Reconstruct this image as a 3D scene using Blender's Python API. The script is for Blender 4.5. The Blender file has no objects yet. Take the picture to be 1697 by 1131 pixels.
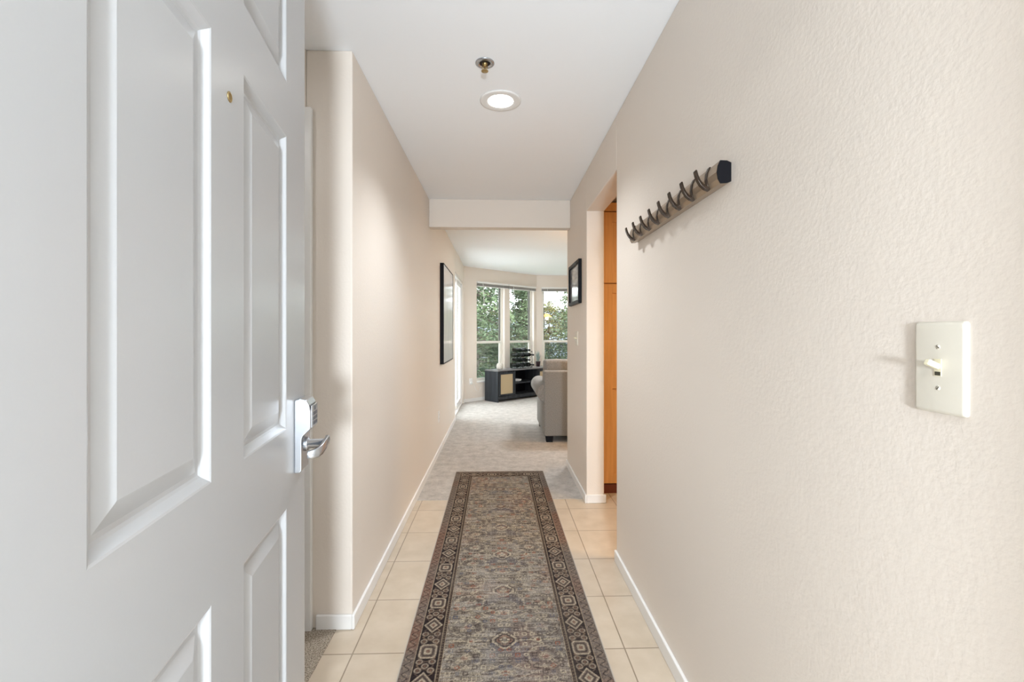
import bpy, bmesh, math, random
import numpy as np
from mathutils import Vector, Matrix
random.seed(7)
PI = math.pi
sc = bpy.context.scene
COL = sc.collection

# ------------------------------------------------------------------ camera, world, exposure
CAM_Z = 1.247
cd = bpy.data.cameras.new('camera'); cam = bpy.data.objects.new('camera', cd); COL.objects.link(cam)
cd.sensor_width = 36.0; cd.lens = 754.0 / 1697.0 * 36.0
cd.shift_y = -13.5 / 1697.0
cd.clip_start = 0.02; cd.clip_end = 600
cam.location = (0, 0, CAM_Z)
cam.rotation_euler = (PI / 2, 0, -math.atan(22.5 / 754.0))
sc.camera = cam
sc.view_settings.view_transform = 'Standard'; sc.view_settings.look = 'None'
sc.view_settings.gamma = 1.0; sc.view_settings.use_curve_mapping = False
sc.view_settings.exposure = 1.05

world = bpy.data.worlds.new('sky'); sc.world = world; world.use_nodes = True
wn = world.node_tree.nodes; wl = world.node_tree.links
bg = wn['Background']; bg.inputs['Color'].default_value = (0.86, 0.93, 1.0, 1); bg.inputs['Strength'].default_value = 3.5

def lamp(name, kind, loc, power, color, size=0.2, rot=(0, 0, 0), parent=None, size_y=None):
    l = bpy.data.lights.new(name, kind); l.energy = power; l.color = color
    if kind == 'AREA':
        l.shape = 'DISK' if size_y is None else 'RECTANGLE'; l.size = size
        if size_y: l.size_y = size_y
    elif kind in ('POINT', 'SPOT'): l.shadow_soft_size = size
    o = bpy.data.objects.new(name, l); COL.objects.link(o); o.location = loc; o.rotation_euler = rot
    if parent: o.parent = parent
    return o

P_CAN, P_KITCHEN, P_LANDING_FILL, P_LIVING, P_DINING, P_ALCOVE, P_LANDING = 62.0, 11.0, 50.0, 18.0, 6.0, 1.5, 9.0  # P_CAN is the hall fixture; the others drive added, unseen lamps
WARM = (1.0, 0.86, 0.70); NEUTRAL = (1.0, 0.95, 0.89); COOL = (0.80, 0.90, 1.0)

# ------------------------------------------------------------------ helpers
class MB:
    def __init__(s): s.bm = bmesh.new()
    def face(s, pts):
        return s.bm.faces.new([s.bm.verts.new(p) for p in pts])
    def box(s, x0, x1, y0, y1, z0, z1, M=None):
        c = [(x, y, z) for z in (z0, z1) for y in (y0, y1) for x in (x0, x1)]
        if M: c = [M @ Vector(p) for p in c]
        v = [s.bm.verts.new(p) for p in c]
        for f in ((0, 2, 3, 1), (4, 5, 7, 6), (0, 1, 5, 4), (2, 6, 7, 3), (0, 4, 6, 2), (1, 3, 7, 5)):
            s.bm.faces.new([v[i] for i in f])
        return s
    def prism(s, pts, a, b, axis='y', M=None):
        # pts: 2d outline; extruded from a to b along axis
        def mk(p, t):
            q = {'y': (p[0], t, p[1]), 'x': (t, p[0], p[1]), 'z': (p[0], p[1], t)}[axis]
            return M @ Vector(q) if M else q
        A = [s.bm.verts.new(mk(p, a)) for p in pts]; B = [s.bm.verts.new(mk(p, b)) for p in pts]
        n = len(pts)
        s.bm.faces.new(A); s.bm.faces.new(B[::-1])
        for i in range(n): s.bm.faces.new([A[i], B[i], B[(i + 1) % n], A[(i + 1) % n]])
        return s
    def lathe(s, prof, c=(0, 0, 0), n=32, M=None, smooth=True):
        rings = []
        for r, z in prof:
            ring = []
            for k in range(n):
                a = 2 * PI * k / n
                p = Vector((c[0] + max(r, 1e-5) * math.cos(a), c[1] + max(r, 1e-5) * math.sin(a), c[2] + z))
                ring.append(s.bm.verts.new(M @ p if M else p))
            rings.append(ring)
        for a, b in zip(rings, rings[1:]):
            for k in range(n):
                f = s.bm.faces.new([a[k], a[(k + 1) % n], b[(k + 1) % n], b[k]]); f.smooth = smooth
        if prof[0][0] > 1e-4: s.bm.faces.new(rings[0][::-1])
        if prof[-1][0] > 1e-4: s.bm.faces.new(rings[-1])
        return s
    def tube(s, pts, r, n=10):
        pts = [Vector(p) for p in pts]
        rs = r if isinstance(r, (list, tuple)) else [r] * len(pts)
        rings = []; prev = None
        for i, p in enumerate(pts):
            d = (pts[min(i + 1, len(pts) - 1)] - pts[max(i - 1, 0)]).normalized()
            if prev is None:
                u = d.orthogonal().normalized()
            else:
                u = (prev - d * prev.dot(d)).normalized()
            prev = u; w = d.cross(u)
            rings.append([s.bm.verts.new(p + (u * math.cos(2 * PI * k / n) + w * math.sin(2 * PI * k / n)) * rs[i]) for k in range(n)])
        for a, b in zip(rings, rings[1:]):
            for k in range(n):
                f = s.bm.faces.new([a[k], a[(k + 1) % n], b[(k + 1) % n], b[k]]); f.smooth = True
        s.bm.faces.new(rings[0][::-1]); s.bm.faces.new(rings[-1])
        return s
    def build(s, name, mat, parent=None, bevel=0, seg=2, smooth=False, loc=None, rotz=0):
        bmesh.ops.recalc_face_normals(s.bm, faces=s.bm.faces)
        me = bpy.data.meshes.new(name); s.bm.to_mesh(me); s.bm.free()
        if smooth:
            for p in me.polygons: p.use_smooth = True
        me.materials.append(mat)
        o = bpy.data.objects.new(name, me); COL.objects.link(o)
        if parent: o.parent = parent
        if loc: o.location = loc
        if rotz: o.rotation_euler = (0, 0, rotz)
        if bevel:
            m = o.modifiers.new('bevel', 'BEVEL'); m.width = bevel; m.segments = seg; m.limit_method = 'ANGLE'
            m.harden_normals = False
        return o

def thing(name, label, cat, loc=(0, 0, 0), rotz=0, group=None):
    o = bpy.data.objects.new(name, None); COL.objects.link(o)
    o.empty_display_size = 0.1; o.location = loc; o.rotation_euler = (0, 0, rotz)
    o['label'] = label; o['category'] = cat
    if group: o['group'] = group
    return o
def tag(o, label, cat, group=None):
    o['label'] = label; o['category'] = cat
    if group: o['group'] = group
    return o
def struct(o, label=None, cat=None):
    o['kind'] = 'structure'
    if label: o['label'] = label; o['category'] = cat
    return o

# ------------------------------------------------------------------ materials
def mat(name, color, rough=0.5, metal=0.0, spec=None):
    m = bpy.data.materials.new(name); m.use_nodes = True
    b = m.node_tree.nodes['Principled BSDF']
    b.inputs['Base Color'].default_value = (*color, 1); b.inputs['Roughness'].default_value = rough
    b.inputs['Metallic'].default_value = metal
    if spec is not None: b.inputs['Specular IOR Level'].default_value = spec
    return m
def nd(m, t, **kw):
    n = m.node_tree.nodes.new(t)
    for k, v in kw.items(): setattr(n, k, v)
    return n
def ln(m, a, b): m.node_tree.links.new(a, b)
def pb(m): return m.node_tree.nodes['Principled BSDF']
sun = lamp('bright_overcast', 'SUN', (-5, 8, 10), 1.5, (.93, .96, 1))
sun.data.angle = math.radians(55); sun.rotation_euler = Vector((.74, -.44, -.30)).to_track_quat('-Z', 'Y').to_euler()
def add_bump(m, scale, strength, dist=0.002, detail=3, coord='Object', stretch=None, rough=0.55):
    tc = nd(m, 'ShaderNodeTexCoord'); nz = nd(m, 'ShaderNodeTexNoise'); bp = nd(m, 'ShaderNodeBump')
    nz.inputs['Scale'].default_value = scale; nz.inputs['Detail'].default_value = detail
    nz.inputs['Roughness'].default_value = rough
    bp.inputs['Strength'].default_value = strength; bp.inputs['Distance'].default_value = dist
    if stretch:
        mp = nd(m, 'ShaderNodeMapping'); mp.inputs['Scale'].default_value = stretch
        ln(m, tc.outputs[coord], mp.inputs['Vector']); ln(m, mp.outputs[0], nz.inputs['Vector'])
    else: ln(m, tc.outputs[coord], nz.inputs['Vector'])
    ln(m, nz.outputs['Fac'], bp.inputs['Height']); ln(m, bp.outputs[0], pb(m).inputs['Normal'])
    return nz, bp
def noise_color(m, c0, c1, scale, detail=3, stretch=None, lo=0.3, hi=0.7, coord='Object', rough=0.6):
    tc = nd(m, 'ShaderNodeTexCoord'); nz = nd(m, 'ShaderNodeTexNoise'); cr = nd(m, 'ShaderNodeValToRGB')
    nz.inputs['Scale'].default_value = scale; nz.inputs['Detail'].default_value = detail; nz.inputs['Roughness'].default_value = rough
    e = cr.color_ramp.elements; e[0].position = lo; e[0].color = (*c0, 1); e[1].position = hi; e[1].color = (*c1, 1)
    mp = nd(m, 'ShaderNodeMapping'); mp.inputs['Scale'].default_value = stretch or (1, 1, 1)
    ln(m, tc.outputs[coord], mp.inputs['Vector']); ln(m, mp.outputs[0], nz.inputs['Vector'])
    ln(m, nz.outputs['Fac'], cr.inputs[0]); ln(m, cr.outputs[0], pb(m).inputs['Base Color'])
    return cr

M = {}
M['wall'] = mat('wall_paint', (0.76, 0.685, 0.605), 0.5)
add_bump(M['wall'], 95, 0.36, 0.0020, 3)
M['ceil'] = mat('ceiling_paint', (0.93, 0.945, 0.96), 0.85)
add_bump(M['ceil'], 140, 0.15, 0.001)
M['trim'] = mat('white_trim', (0.80, 0.785, 0.76), 0.35)
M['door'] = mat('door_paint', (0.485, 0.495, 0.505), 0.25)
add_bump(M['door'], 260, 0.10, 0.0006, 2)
M['white'] = mat('white_gloss', (0.82, 0.81, 0.79), 0.3)
M['vinyl'] = mat('window_vinyl', (0.82, 0.80, 0.73), 0.35)
M['almond'] = mat('almond_plastic', (0.70, 0.655, 0.56), 0.4)
M['ivory'] = mat('ivory_plastic', (0.76, 0.70, 0.50), 0.35)
M['steel'] = mat('satin_chrome', (0.52, 0.55, 0.59), 0.27, 1.0)
M['bronze'] = mat('champagne_rail', (0.36, 0.28, 0.20), 0.32, 0.65)
M['darkbronze'] = mat('dark_bronze', (0.035, 0.022, 0.014), 0.28, 0.5)
M['black'] = mat('black_lacquer', (0.004, 0.004, 0.006), 0.5, spec=0.15)
M['brass'] = mat('aged_brass', (0.45, 0.33, 0.15), 0.35, 1.0)
M['recess_shade'] = mat('recess_shade_colour', (0.02, 0.014, 0.01), 0.7)
M['hole'] = mat('dark_slot', (0.05, 0.045, 0.03), 0.6)
M['ink'] = mat('printed_ink', (0.10, 0.10, 0.11), 0.5)

def emis(name, c, s):
    m = bpy.data.materials.new(name); m.use_nodes = True; n = m.node_tree.nodes; n.remove(n['Principled BSDF'])
    e = n.new('ShaderNodeEmission'); e.inputs[0].default_value = (*c, 1); e.inputs[1].default_value = s
    m.node_tree.links.new(e.outputs[0], n['Material Output'].inputs[0]); return m
M['lens'] = emis('lit_lens', (1, 0.97, 0.92), 4.0)
M['shade'] = emis('lit_shade', (1.0, 0.50, 0.14), 14.0)

def glass_mat(name, tint, ior=1.5, screen=0.0):
    m = bpy.data.materials.new(name); m.use_nodes = True; n = m.node_tree.nodes; l = m.node_tree.links
    n.remove(n['Principled BSDF'])
    t = n.new('ShaderNodeBsdfTransparent'); t.inputs[0].default_value = (*tint, 1)
    g = n.new('ShaderNodeBsdfGlossy'); g.inputs['Roughness'].default_value = 0.0
    ge = n.new('ShaderNodeNewGeometry'); dt = n.new('ShaderNodeVectorMath'); dt.operation = 'DOT_PRODUCT'
    l.new(ge.outputs['Normal'], dt.inputs[0]); l.new(ge.outputs['Incoming'], dt.inputs[1])
    def mth(op, a_, b_=None):
        q = n.new('ShaderNodeMath'); q.operation = op
        for i, v in enumerate((a_, b_)):
            if v is None: continue
            if isinstance(v, (int, float)): q.inputs[i].default_value = v
            else: l.new(v, q.inputs[i])
        return q.outputs[0]
    f_ = mth('ADD', mth('MULTIPLY', mth('POWER', mth('SUBTRACT', 1.0, mth('ABSOLUTE', dt.outputs['Value'])), 5.0), .95), .045)
    mx = n.new('ShaderNodeMixShader')
    l.new(f_, mx.inputs[0]); l.new(t.outputs[0], mx.inputs[1]); l.new(g.outputs[0], mx.inputs[2])
    l.new(mx.outputs[0], n['Material Output'].inputs[0]); return m
M['glass'] = glass_mat('window_glass', (0.96, 0.965, 0.95))
def screen_mat():
    m = bpy.data.materials.new('insect_mesh'); m.use_nodes = True; n = m.node_tree.nodes; l = m.node_tree.links
    t = n.new('ShaderNodeBsdfTransparent'); mx = n.new('ShaderNodeMixShader'); mx.inputs[0].default_value = 0.5
    pb(m).inputs['Base Color'].default_value = (0.10, 0.13, 0.12, 1); pb(m).inputs['Roughness'].default_value = 0.8
    l.new(t.outputs[0], mx.inputs[1]); l.new(n['Principled BSDF'].outputs[0], mx.inputs[2])
    l.new(mx.outputs[0], n['Material Output'].inputs[0]); return m
M['screen'] = screen_mat()

# tiles: 14 inch squares, grout lines on the grid read from the floor
def tile_mat():
    m = mat('ceramic_tile', (0.66, 0.52, 0.38), 0.32)
    tc = nd(m, 'ShaderNodeTexCoord'); mp = nd(m, 'ShaderNodeMapping')
    mp.inputs['Location'].default_value = (0.566 + 0.3547 * 20, -1.7825 + 0.3565 * 20, 0)
    br = nd(m, 'ShaderNodeTexBrick', offset=0.0, squash=1.0)
    br.inputs['Scale'].default_value = 1.0; br.inputs['Brick Width'].default_value = 0.3547
    br.inputs['Row Height'].default_value = 0.3565; br.inputs['Mortar Size'].default_value = 0.0028
    br.inputs['Mortar Smooth'].default_value = 0.2; br.inputs['Bias'].default_value = 0
    br.inputs['Color1'].default_value = (0.60, 0.505, 0.395, 1); br.inputs['Color2'].default_value = (0.57, 0.475, 0.37, 1)
    br.inputs['Mortar'].default_value = (0.30, 0.235, 0.17, 1)
    nz = nd(m, 'ShaderNodeTexNoise'); nz.inputs['Scale'].default_value = 9; nz.inputs['Detail'].default_value = 6
    cr = nd(m, 'ShaderNodeValToRGB'); e = cr.color_ramp.elements
    e[0].position = .3; e[0].color = (0.86, 0.84, 0.80, 1); e[1].position = .7; e[1].color = (1, 1, 1, 1)
    mx = nd(m, 'ShaderNodeMix', data_type='RGBA', blend_type='MULTIPLY'); mx.inputs[0].default_value = 1
    ln(m, tc.outputs['Object'], mp.inputs[0]); ln(m, mp.outputs[0], br.inputs['Vector']); ln(m, tc.outputs['Object'], nz.inputs['Vector'])
    ln(m, nz.outputs['Fac'], cr.inputs[0]); ln(m, br.outputs['Color'], mx.inputs[6]); ln(m, cr.outputs[0], mx.inputs[7])
    ln(m, mx.outputs[2], pb(m).inputs['Base Color'])
    bp = nd(m, 'ShaderNodeBump', invert=True); bp.inputs['Strength'].default_value = 0.5; bp.inputs['Distance'].default_value = 0.002
    ln(m, br.outputs['Fac'], bp.inputs['Height']); ln(m, bp.outputs[0], pb(m).inputs['Normal'])
    return m
M['tile'] = tile_mat()
M['carpet'] = mat('cut_pile_carpet', (0.5, 0.45, 0.4), 0.95, spec=0.1)
noise_color(M['carpet'], (0.33, 0.305, 0.28), (0.60, 0.565, 0.525), 11, 11, lo=.30, hi=.66, rough=0.82)
add_bump(M['carpet'], 160, 0.8, 0.006, 4)
M['carpet2'] = mat('speckled_carpet', (0.4, 0.33, 0.27), 0.95, spec=0.1)
noise_color(M['carpet2'], (0.13, 0.095, 0.065), (0.62, 0.54, 0.44), 230, 3, lo=.36, hi=.64)
add_bump(M['carpet2'], 230, 0.8, 0.006, 3)
M['maple'] = mat('maple_wood', (0.6, 0.33, 0.12), 0.38)
noise_color(M['maple'], (0.62, 0.30, 0.09), (0.82, 0.44, 0.16), 3.0, 6, stretch=(14, 14, 0.7), lo=.25, hi=.75)
M['kick'] = mat('cherry_toe_kick', (0.16, 0.035, 0.012), 0.5)
M['sofa'] = mat('taupe_upholstery', (0.36, 0.325, 0.29), 0.9, spec=0.2)
noise_color(M['sofa'], (0.19, 0.18, 0.165), (0.32, 0.305, 0.285), 120, 4)
add_bump(M['sofa'], 350, 0.5, 0.002)
M['greywood'] = mat('grey_oak_veneer', (0.1, 0.1, 0.1), 0.55, spec=.25)
noise_color(M['greywood'], (0.010, 0.012, 0.015), (0.04, 0.044, 0.05), 2.5, 6, stretch=(16, 16, 0.5))
M['greytop'] = mat('grey_oak_top', (0.2, 0.2, 0.2), 0.28)
noise_color(M['greytop'], (0.10, 0.10, 0.105), (0.22, 0.215, 0.215), 3, 6, stretch=(1, 12, 1))
M['cane'] = mat('woven_cane', (0.62, 0.50, 0.32), 0.6)
def cane():
    m = M['cane']; tc = nd(m, 'ShaderNodeTexCoord'); ck = nd(m, 'ShaderNodeTexChecker'); ck.inputs['Scale'].default_value = 90
    ck.inputs[1].default_value = (0.50, 0.40, 0.25, 1); ck.inputs[2].default_value = (0.36, 0.27, 0.15, 1)
    ln(m, tc.outputs['Object'], ck.inputs[0]); ln(m, ck.outputs[0], pb(m).inputs['Base Color'])
cane()
M['bottle'] = mat('dark_green_glass', (0.004, 0.006, 0.003), 0.3, spec=.15)
M['foil'] = mat('bottle_foil', (0.006, 0.005, 0.006), 0.45, spec=.15)
M['stone'] = mat('speckled_ceramic', (0.62, 0.57, 0.49), 0.6)
noise_color(M['stone'], (0.42, 0.37, 0.31), (0.66, 0.62, 0.55), 60, 3, lo=.35, hi=.5)
M['pot'] = mat('plum_pot', (0.045, 0.018, 0.022), 0.3)
M['sage'] = mat('sage_leaf', (0.30, 0.37, 0.34), 0.6)
M['print'] = mat('pale_print', (0.78, 0.79, 0.82), 0.12)
noise_color(M['print'], (0.66, 0.67, 0.71), (0.86, 0.86, 0.87), 3.5, 5, stretch=(1, 5, 0.8))
M['print2'] = mat('grey_print', (0.4, 0.42, 0.44), 0.08)
noise_color(M['print2'], (0.22, 0.24, 0.27), (0.60, 0.62, 0.64), 6, 4, stretch=(1, 1, 3))
M['bark'] = mat('bark', (0.12, 0.095, 0.08), 0.9)
def leafmat(name, a, b):
    m = mat(name, a, 0.6, spec=0.3)
    noise_color(m, a, b, 1.3, 5, lo=.35, hi=.65)
    return m
M['needle'] = leafmat('pine_needles', (0.022, 0.042, 0.018), (0.15, 0.19, 0.065))
M['needle2'] = leafmat('spruce_needles', (0.024, 0.048, 0.026), (0.14, 0.185, 0.09))
M['needle3'] = leafmat('cedar_needles', (0.05, 0.07, 0.022), (0.25, 0.26, 0.09))
M['siding'] = mat('grey_siding', (0.30, 0.32, 0.32), 0.8)
M['ground'] = mat('grass_ground', (0.10, 0.15, 0.07), 0.9)
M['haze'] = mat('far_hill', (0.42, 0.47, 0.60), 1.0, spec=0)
M['concrete'] = mat('concrete', (0.75, 0.75, 0.74), 0.85)

# ------------------------------------------------------------------ setting
XL, XR, HC = -0.6165, 0.6456, 2.44
A = Vector((-0.6165, 8.15)); B = Vector((0.79, 9.40)); WT = 0.14
DA = math.atan2(B.y - A.y, B.x - A.x); DL = (B - A).length
XFAR = 4.6

f = MB()
f.box(-0.68, XR + .03, 0.10, 3.40, -0.12, 0); f.box(XR + .03, 3.6, 0.25, 4.25, -0.12, 0)
fl = struct(f.build('floor', M['tile']), 'cream square ceramic floor tiles in the hall', 'floor')
f = MB().box(-1.95, -0.68, 0.25, 2.5, -0.12, 0.004)
struct(f.build('floor', M['carpet2']), 'brown speckled carpet in the alcove behind the open door', 'floor')
f = MB(); f.prism([(-0.74, 3.40), (XR + .03, 3.40), (XR + .03, 4.25), (XFAR + .1, 4.25), (XFAR + .1, 9.54), (0.735, 9.54), (-0.74, 8.23)], -0.12, 0.003, 'z')
struct(f.build('floor', M['carpet']), 'beige grey cut pile carpet running into the living room', 'floor')
f = MB().box(-1.95, 1.9, -1.75, 0.10, -0.14, -0.012)
struct(f.build('floor', M['concrete']), 'concrete landing outside the entry', 'floor')

c = MB().box(-2.0, 1.9, -1.75, 0.10, HC, HC + .15).box(-2.0, XR + .13, 0.10, 4.15, HC, HC + .15)
struct(c.build('ceiling', M['ceil']), 'white hall ceiling', 'ceiling')
c = MB().prism([(-0.76, 4.15), (XFAR + .2, 4.15), (XFAR + .2, 9.6), (0.72, 9.6), (-0.76, 8.27)], HC, HC + .15, 'z')
struct(c.build('ceiling', M['ceil']), 'white living room ceiling', 'ceiling')
c = MB().box(XR + .13, 3.6, 0.1, 4.15, 2.29, 2.6)
struct(c.build('ceiling', M['ceil']), 'lowered kitchen ceiling', 'ceiling')

def walls(name, boxes, label, bevel=0.006, mt='wall'):
    w = MB()
    for b in boxes: w.box(*b)
    return struct(w.build(name, M[mt], bevel=bevel), label, 'wall')
# left corridor wall with its square end, and the slider opening further on
wl_ = MB().prism([(-0.81, 1.94), (XL, 1.94), (XL, 6.49), (XL - .13, 6.49), (XL - .13, 2.06), (-0.81, 2.06)], 0, HC, 'z')
struct(wl_.build('wall_left', M['wall'], bevel=.006), 'beige left wall of the hallway with its square near end', 'wall')
walls('wall_left', [(XL - .13, XL, 6.49, 8.02, 2.13, HC), (XL - .13, XL, 8.02, 8.22, 0, HC)], 'beige wall over and beyond the sliding glass door', 0)
walls('wall_left', [(-1.95, -1.83, 0.25, 2.06, 0, HC)], 'alcove side wall', 0)
# closet wall at the end of the alcove: doorway 0.71 wide
walls('wall_back', [(-1.83, -1.60, 1.94, 2.06, 0, HC), (-1.60, -0.81, 1.94, 2.06, 2.135, HC)], 'beige alcove wall over the inner doorway', 0)
walls('wall_right', [(XR, XR + .13, 0.12, 2.47, 0, HC), (XR, XR + .13, 3.318, 4.25, 0, HC), (XR, XR + .13, 2.47, 3.318, 2.14, HC)], 'beige right wall with the kitchen opening')
walls('wall_front', [(-1.95, -0.39, 0.10, 0.25, 0, HC), (0.60, XR, 0.10, 0.25, 0, HC), (-0.39, 0.60, 0.10, 0.25, 2.16, HC)], 'entry wall around the front door', 0)
walls('wall_kitchen', [(XR + .13, 3.6, 0.10, 0.25, 0, 2.3), (3.6, 3.72, 0.10, 4.37, 0, HC)], 'kitchen wall', 0)
walls('wall_middle', [(XR + .13, 3.6, 4.25, 4.37, 0, HC)], 'wall between kitchen and living room', 0)
walls('wall_right', [(XFAR, XFAR + .12, 4.37, 9.54, 0, HC), (3.72, XFAR, 4.25, 4.37, 0, HC)], 'living room side wall', 0)
struct(MB().box(XL, XR, 4.07, 4.18, 2.19, HC).build('ceiling_beam', M['wall'], bevel=0.004), 'beige drop beam across the end of the hall', 'beam')

# unseen landing outside the entry, walled in to cut the daylight
walls('wall_outside', [(-1.95, 1.9, -1.75, -1.62, 0, HC), (-1.95, -1.83, -1.62, 0.10, 0, HC), (1.78, 1.9, -1.62, 0.10, 0, HC), (XR + .13, 1.9, 0.0, 0.10, 0, HC)], 'unseen landing wall added to cut the daylight', 0)

def wall_frame(a, ang):  # local frame: x along the wall, y outwards, z up
    return Matrix.Translation((a.x, a.y, 0)) @ Matrix.Rotation(ang, 4, 'Z')
def window_wall(name, a, ang, length, openings, label):
    F = wall_frame(a, ang); w = MB(); x = 0
    for (x0, x1, z0, z1) in openings:
        w.box(x, x0, 0, WT, 0, HC, F)
        w.box(x0, x1, 0, WT, 0, z0, F); w.box(x0, x1, 0, WT, z1, HC, F)
        x = x1
    w.box(x, length, 0, WT, 0, HC, F)
    return struct(w.build(name, M['wall']), label, 'wall')
ZS, ZH = 0.345, 2.15
winD = [(0.293, 0.985, ZS, ZH), (1.125, 1.80, ZS, ZH)]
winC = [(0.115, 1.05, ZS, ZH), (1.25, 2.15, ZS, ZH), (2.35, 3.25, ZS, ZH)]
window_wall('wall_back', A, DA, DL + .03, winD, 'angled beige bay wall with two tall windows')
window_wall('wall_back', B, 0.0, XFAR - B.x, winC, 'far beige wall with tall windows')

def make_window(n, a, ang, op, label):
    x0, x1, z0, z1 = op
    root = bpy.data.objects.new('window_%d' % n, None); COL.objects.link(root)
    root.location = (a.x, a.y, 0); root.rotation_euler = (0, 0, ang); struct(root, label, 'window')
    y0, y1, fw = 0.075, 0.135, 0.038
    fr = MB(); fr.box(x0, x0 + fw, y0, y1, z0, z1); fr.box(x1 - fw, x1, y0, y1, z0, z1)
    fr.box(x0 + fw, x1 - fw, y0, y1, z1 - fw, z1); fr.box(x0 + fw, x1 - fw, y0, y1, z0, z0 + fw)
    fr.build('window_frame', M['vinyl'], root)
    zm = 1.07
    MB().box(x0 + fw, x1 - fw, y0 + .004, y1 - .004, zm - .022, zm + .022).build('meeting_rail', M['vinyl'], root)
    sf = MB(); s2 = 0.024  # lower operable sash
    sf.box(x0 + fw, x0 + fw + s2, y0 + .008, y0 + .034, z0 + fw, zm - .022); sf.box(x1 - fw - s2, x1 - fw, y0 + .008, y0 + .034, z0 + fw, zm - .022)
    sf.box(x0 + fw + s2, x1 - fw - s2, y0 + .008, y0 + .034, z0 + fw, z0 + fw + s2)
    sf.build('sash', M['vinyl'], root)
    MB().box(x0 + fw, x1 - fw, y0 + .030, y0 + .034, zm + .022, z1 - fw).build('upper_pane', M['glass'], root)
    MB().box(x0 + fw + s2, x1 - fw - s2, y0 + .018, y0 + .022, z0 + fw + s2, zm - .022).build('lower_pane', M['glass'], root)
    sc_ = MB(); sc_.face([(x0 + fw, y1 - .006, z0 + fw), (x1 - fw, y1 - .006, z0 + fw), (x1 - fw, y1 - .006, zm - .022), (x0 + fw, y1 - .006, zm - .022)])
    sc_.build('insect_screen', M['screen'], root)
    MB().box(x0 - .0, x1 + .0, -0.015, y0, z0 - .012, z0 + .012).build('sill', M['white'], root, bevel=0.003)
    MB().box(x0 + fw, x0 + fw + .012, y1 - .03, y1 - .006, zm + .022, z1 - fw).build('weather_strip', M['hole'], root)
    MB().box(x1 - fw - .012, x1 - fw, y1 - .05, y1 - .006, z0 + fw, z1 - fw).build('weather_strip', M['hole'], root)
    return root
make_window(1, A, DA, winD[0], 'left tall window of the angled bay wall')
make_window(2, A, DA, winD[1], 'right tall window of the angled bay wall')
make_window(3, B, 0, winC[0], 'tall window just right of the bay corner')
make_window(4, B, 0, winC[1], 'tall window on the far wall hidden behind the hall wall')
make_window(5, B, 0, winC[2], 'rightmost tall window on the far wall')

def make_blind(a, ang, op, label, x0=None, x1=None):
    F = wall_frame(a, ang)
    x0 = op[0] if x0 is None else x0; x1 = op[1] if x1 is None else x1
    o = F @ Vector((x0, 0, 2.19))
    t = thing('venetian_blind', label, 'blind', o, ang, 'raised blinds over the living room windows')
    W = x1 - x0
    MB().box(0, W, -.045, -.002, -0.034, 0).build('headrail', M['white'], t, bevel=0.002)
    s = MB()
    for k in range(9): s.box(.004, W - .004, -.040, -.006, -0.040 - k * .0048 - .0024, -0.040 - k * .0048)
    s.build('slat_stack', M['slat'], t)
    MB().box(.004, W - .004, -.038, -.008, -0.092, -0.082).build('bottom_rail', M['white'], t)
    MB().tube([(.12, -.045, -.03), (.125, -.05, -.10), (.145, -.05, -.44)], 0.0045, 6).build('tilt_wand', M['white'], t)
    MB().tube([(W - .14, -.045, -.03), (W - .14, -.05, -.10), (W - .135, -.05, -1.25)], 0.0018, 5).build('pull_cord', M['white'], t)
    return t
M['slat'] = mat('shaded_slats', (0.42, 0.40, 0.385), 0.4)  # white slats made grey: the stack's shading is put into their colour
make_blind(A, DA, winD[0], 'raised white blind over the leftmost tall bay window', 0.285, 1.05)
make_blind(A, DA, winD[1], 'raised white blind over the second tall window from the left', 1.06, 1.83)
make_blind(B, 0, winC[0], 'raised white blind over the tall window right of the bay corner', 0.10, 1.06)

# baseboards
def board(name, boxes, F=None):
    b = MB()
    for q in boxes: b.box(*q, F)
    return struct(b.build(name, M['trim'], bevel=0.004, seg=2))
HB, TB = 0.062, 0.013
board('baseboard_left', [(XL, XL + TB, 1.94 - TB, 6.49, 0, HB)])
board('baseboard_left', [(-0.765, XL, 1.94 - TB, 1.94, 0, HB)])
board('baseboard_left', [(XL, XL + TB, 8.06, 8.16, 0, HB)])
board('baseboard_right', [(XR - TB, XR, 0.25, 2.47, 0, HB)])
board('baseboard_right', [(XR - TB, XR, 3.318 - TB, 4.25, 0, HB)])
board('baseboard_right', [(XR, XR + .143, 3.318 - TB, 3.318, 0, HB)])
board('baseboard_back', [(0.0, DL, -TB, 0, 0, HB)], wall_frame(A, DA))
board('baseboard_back', [(0.0, XFAR - B.x, -TB, 0, 0, HB)], wall_frame(B, 0))

# inner doorway in the alcove: casing and closed door
t = MB(); t.box(-0.85, -0.78, 1.918, 1.94, 0, 2.19); t.box(-1.63, -1.56, 1.918, 1.94, 0, 2.19); t.box(-1.56, -0.85, 1.918, 1.94, 2.12, 2.19)
struct(t.build('trim_1', M['trim'], bevel=0.004), 'cream casing of the inner doorway beside the wall end', 'door casing')
d2 = MB().box(-1.60, -0.81, 1.965, 2.005, 0.012, 2.135).build('door_2', M['trim']); struct(d2, 'closed inner door in the alcove', 'door')
MB().lathe([(0.03, 0), (0.03, .006), (0.012, .01), (0.012, .04), (0.027, .05), (0.03, .062), (0.02, .072), (0, .074)],
           M=Matrix.Translation((-0.88, 1.965, 0.96)) @ Matrix.Rotation(PI / 2, 4, 'X'), n=20).build('door_knob', M['steel'], d2)

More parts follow.
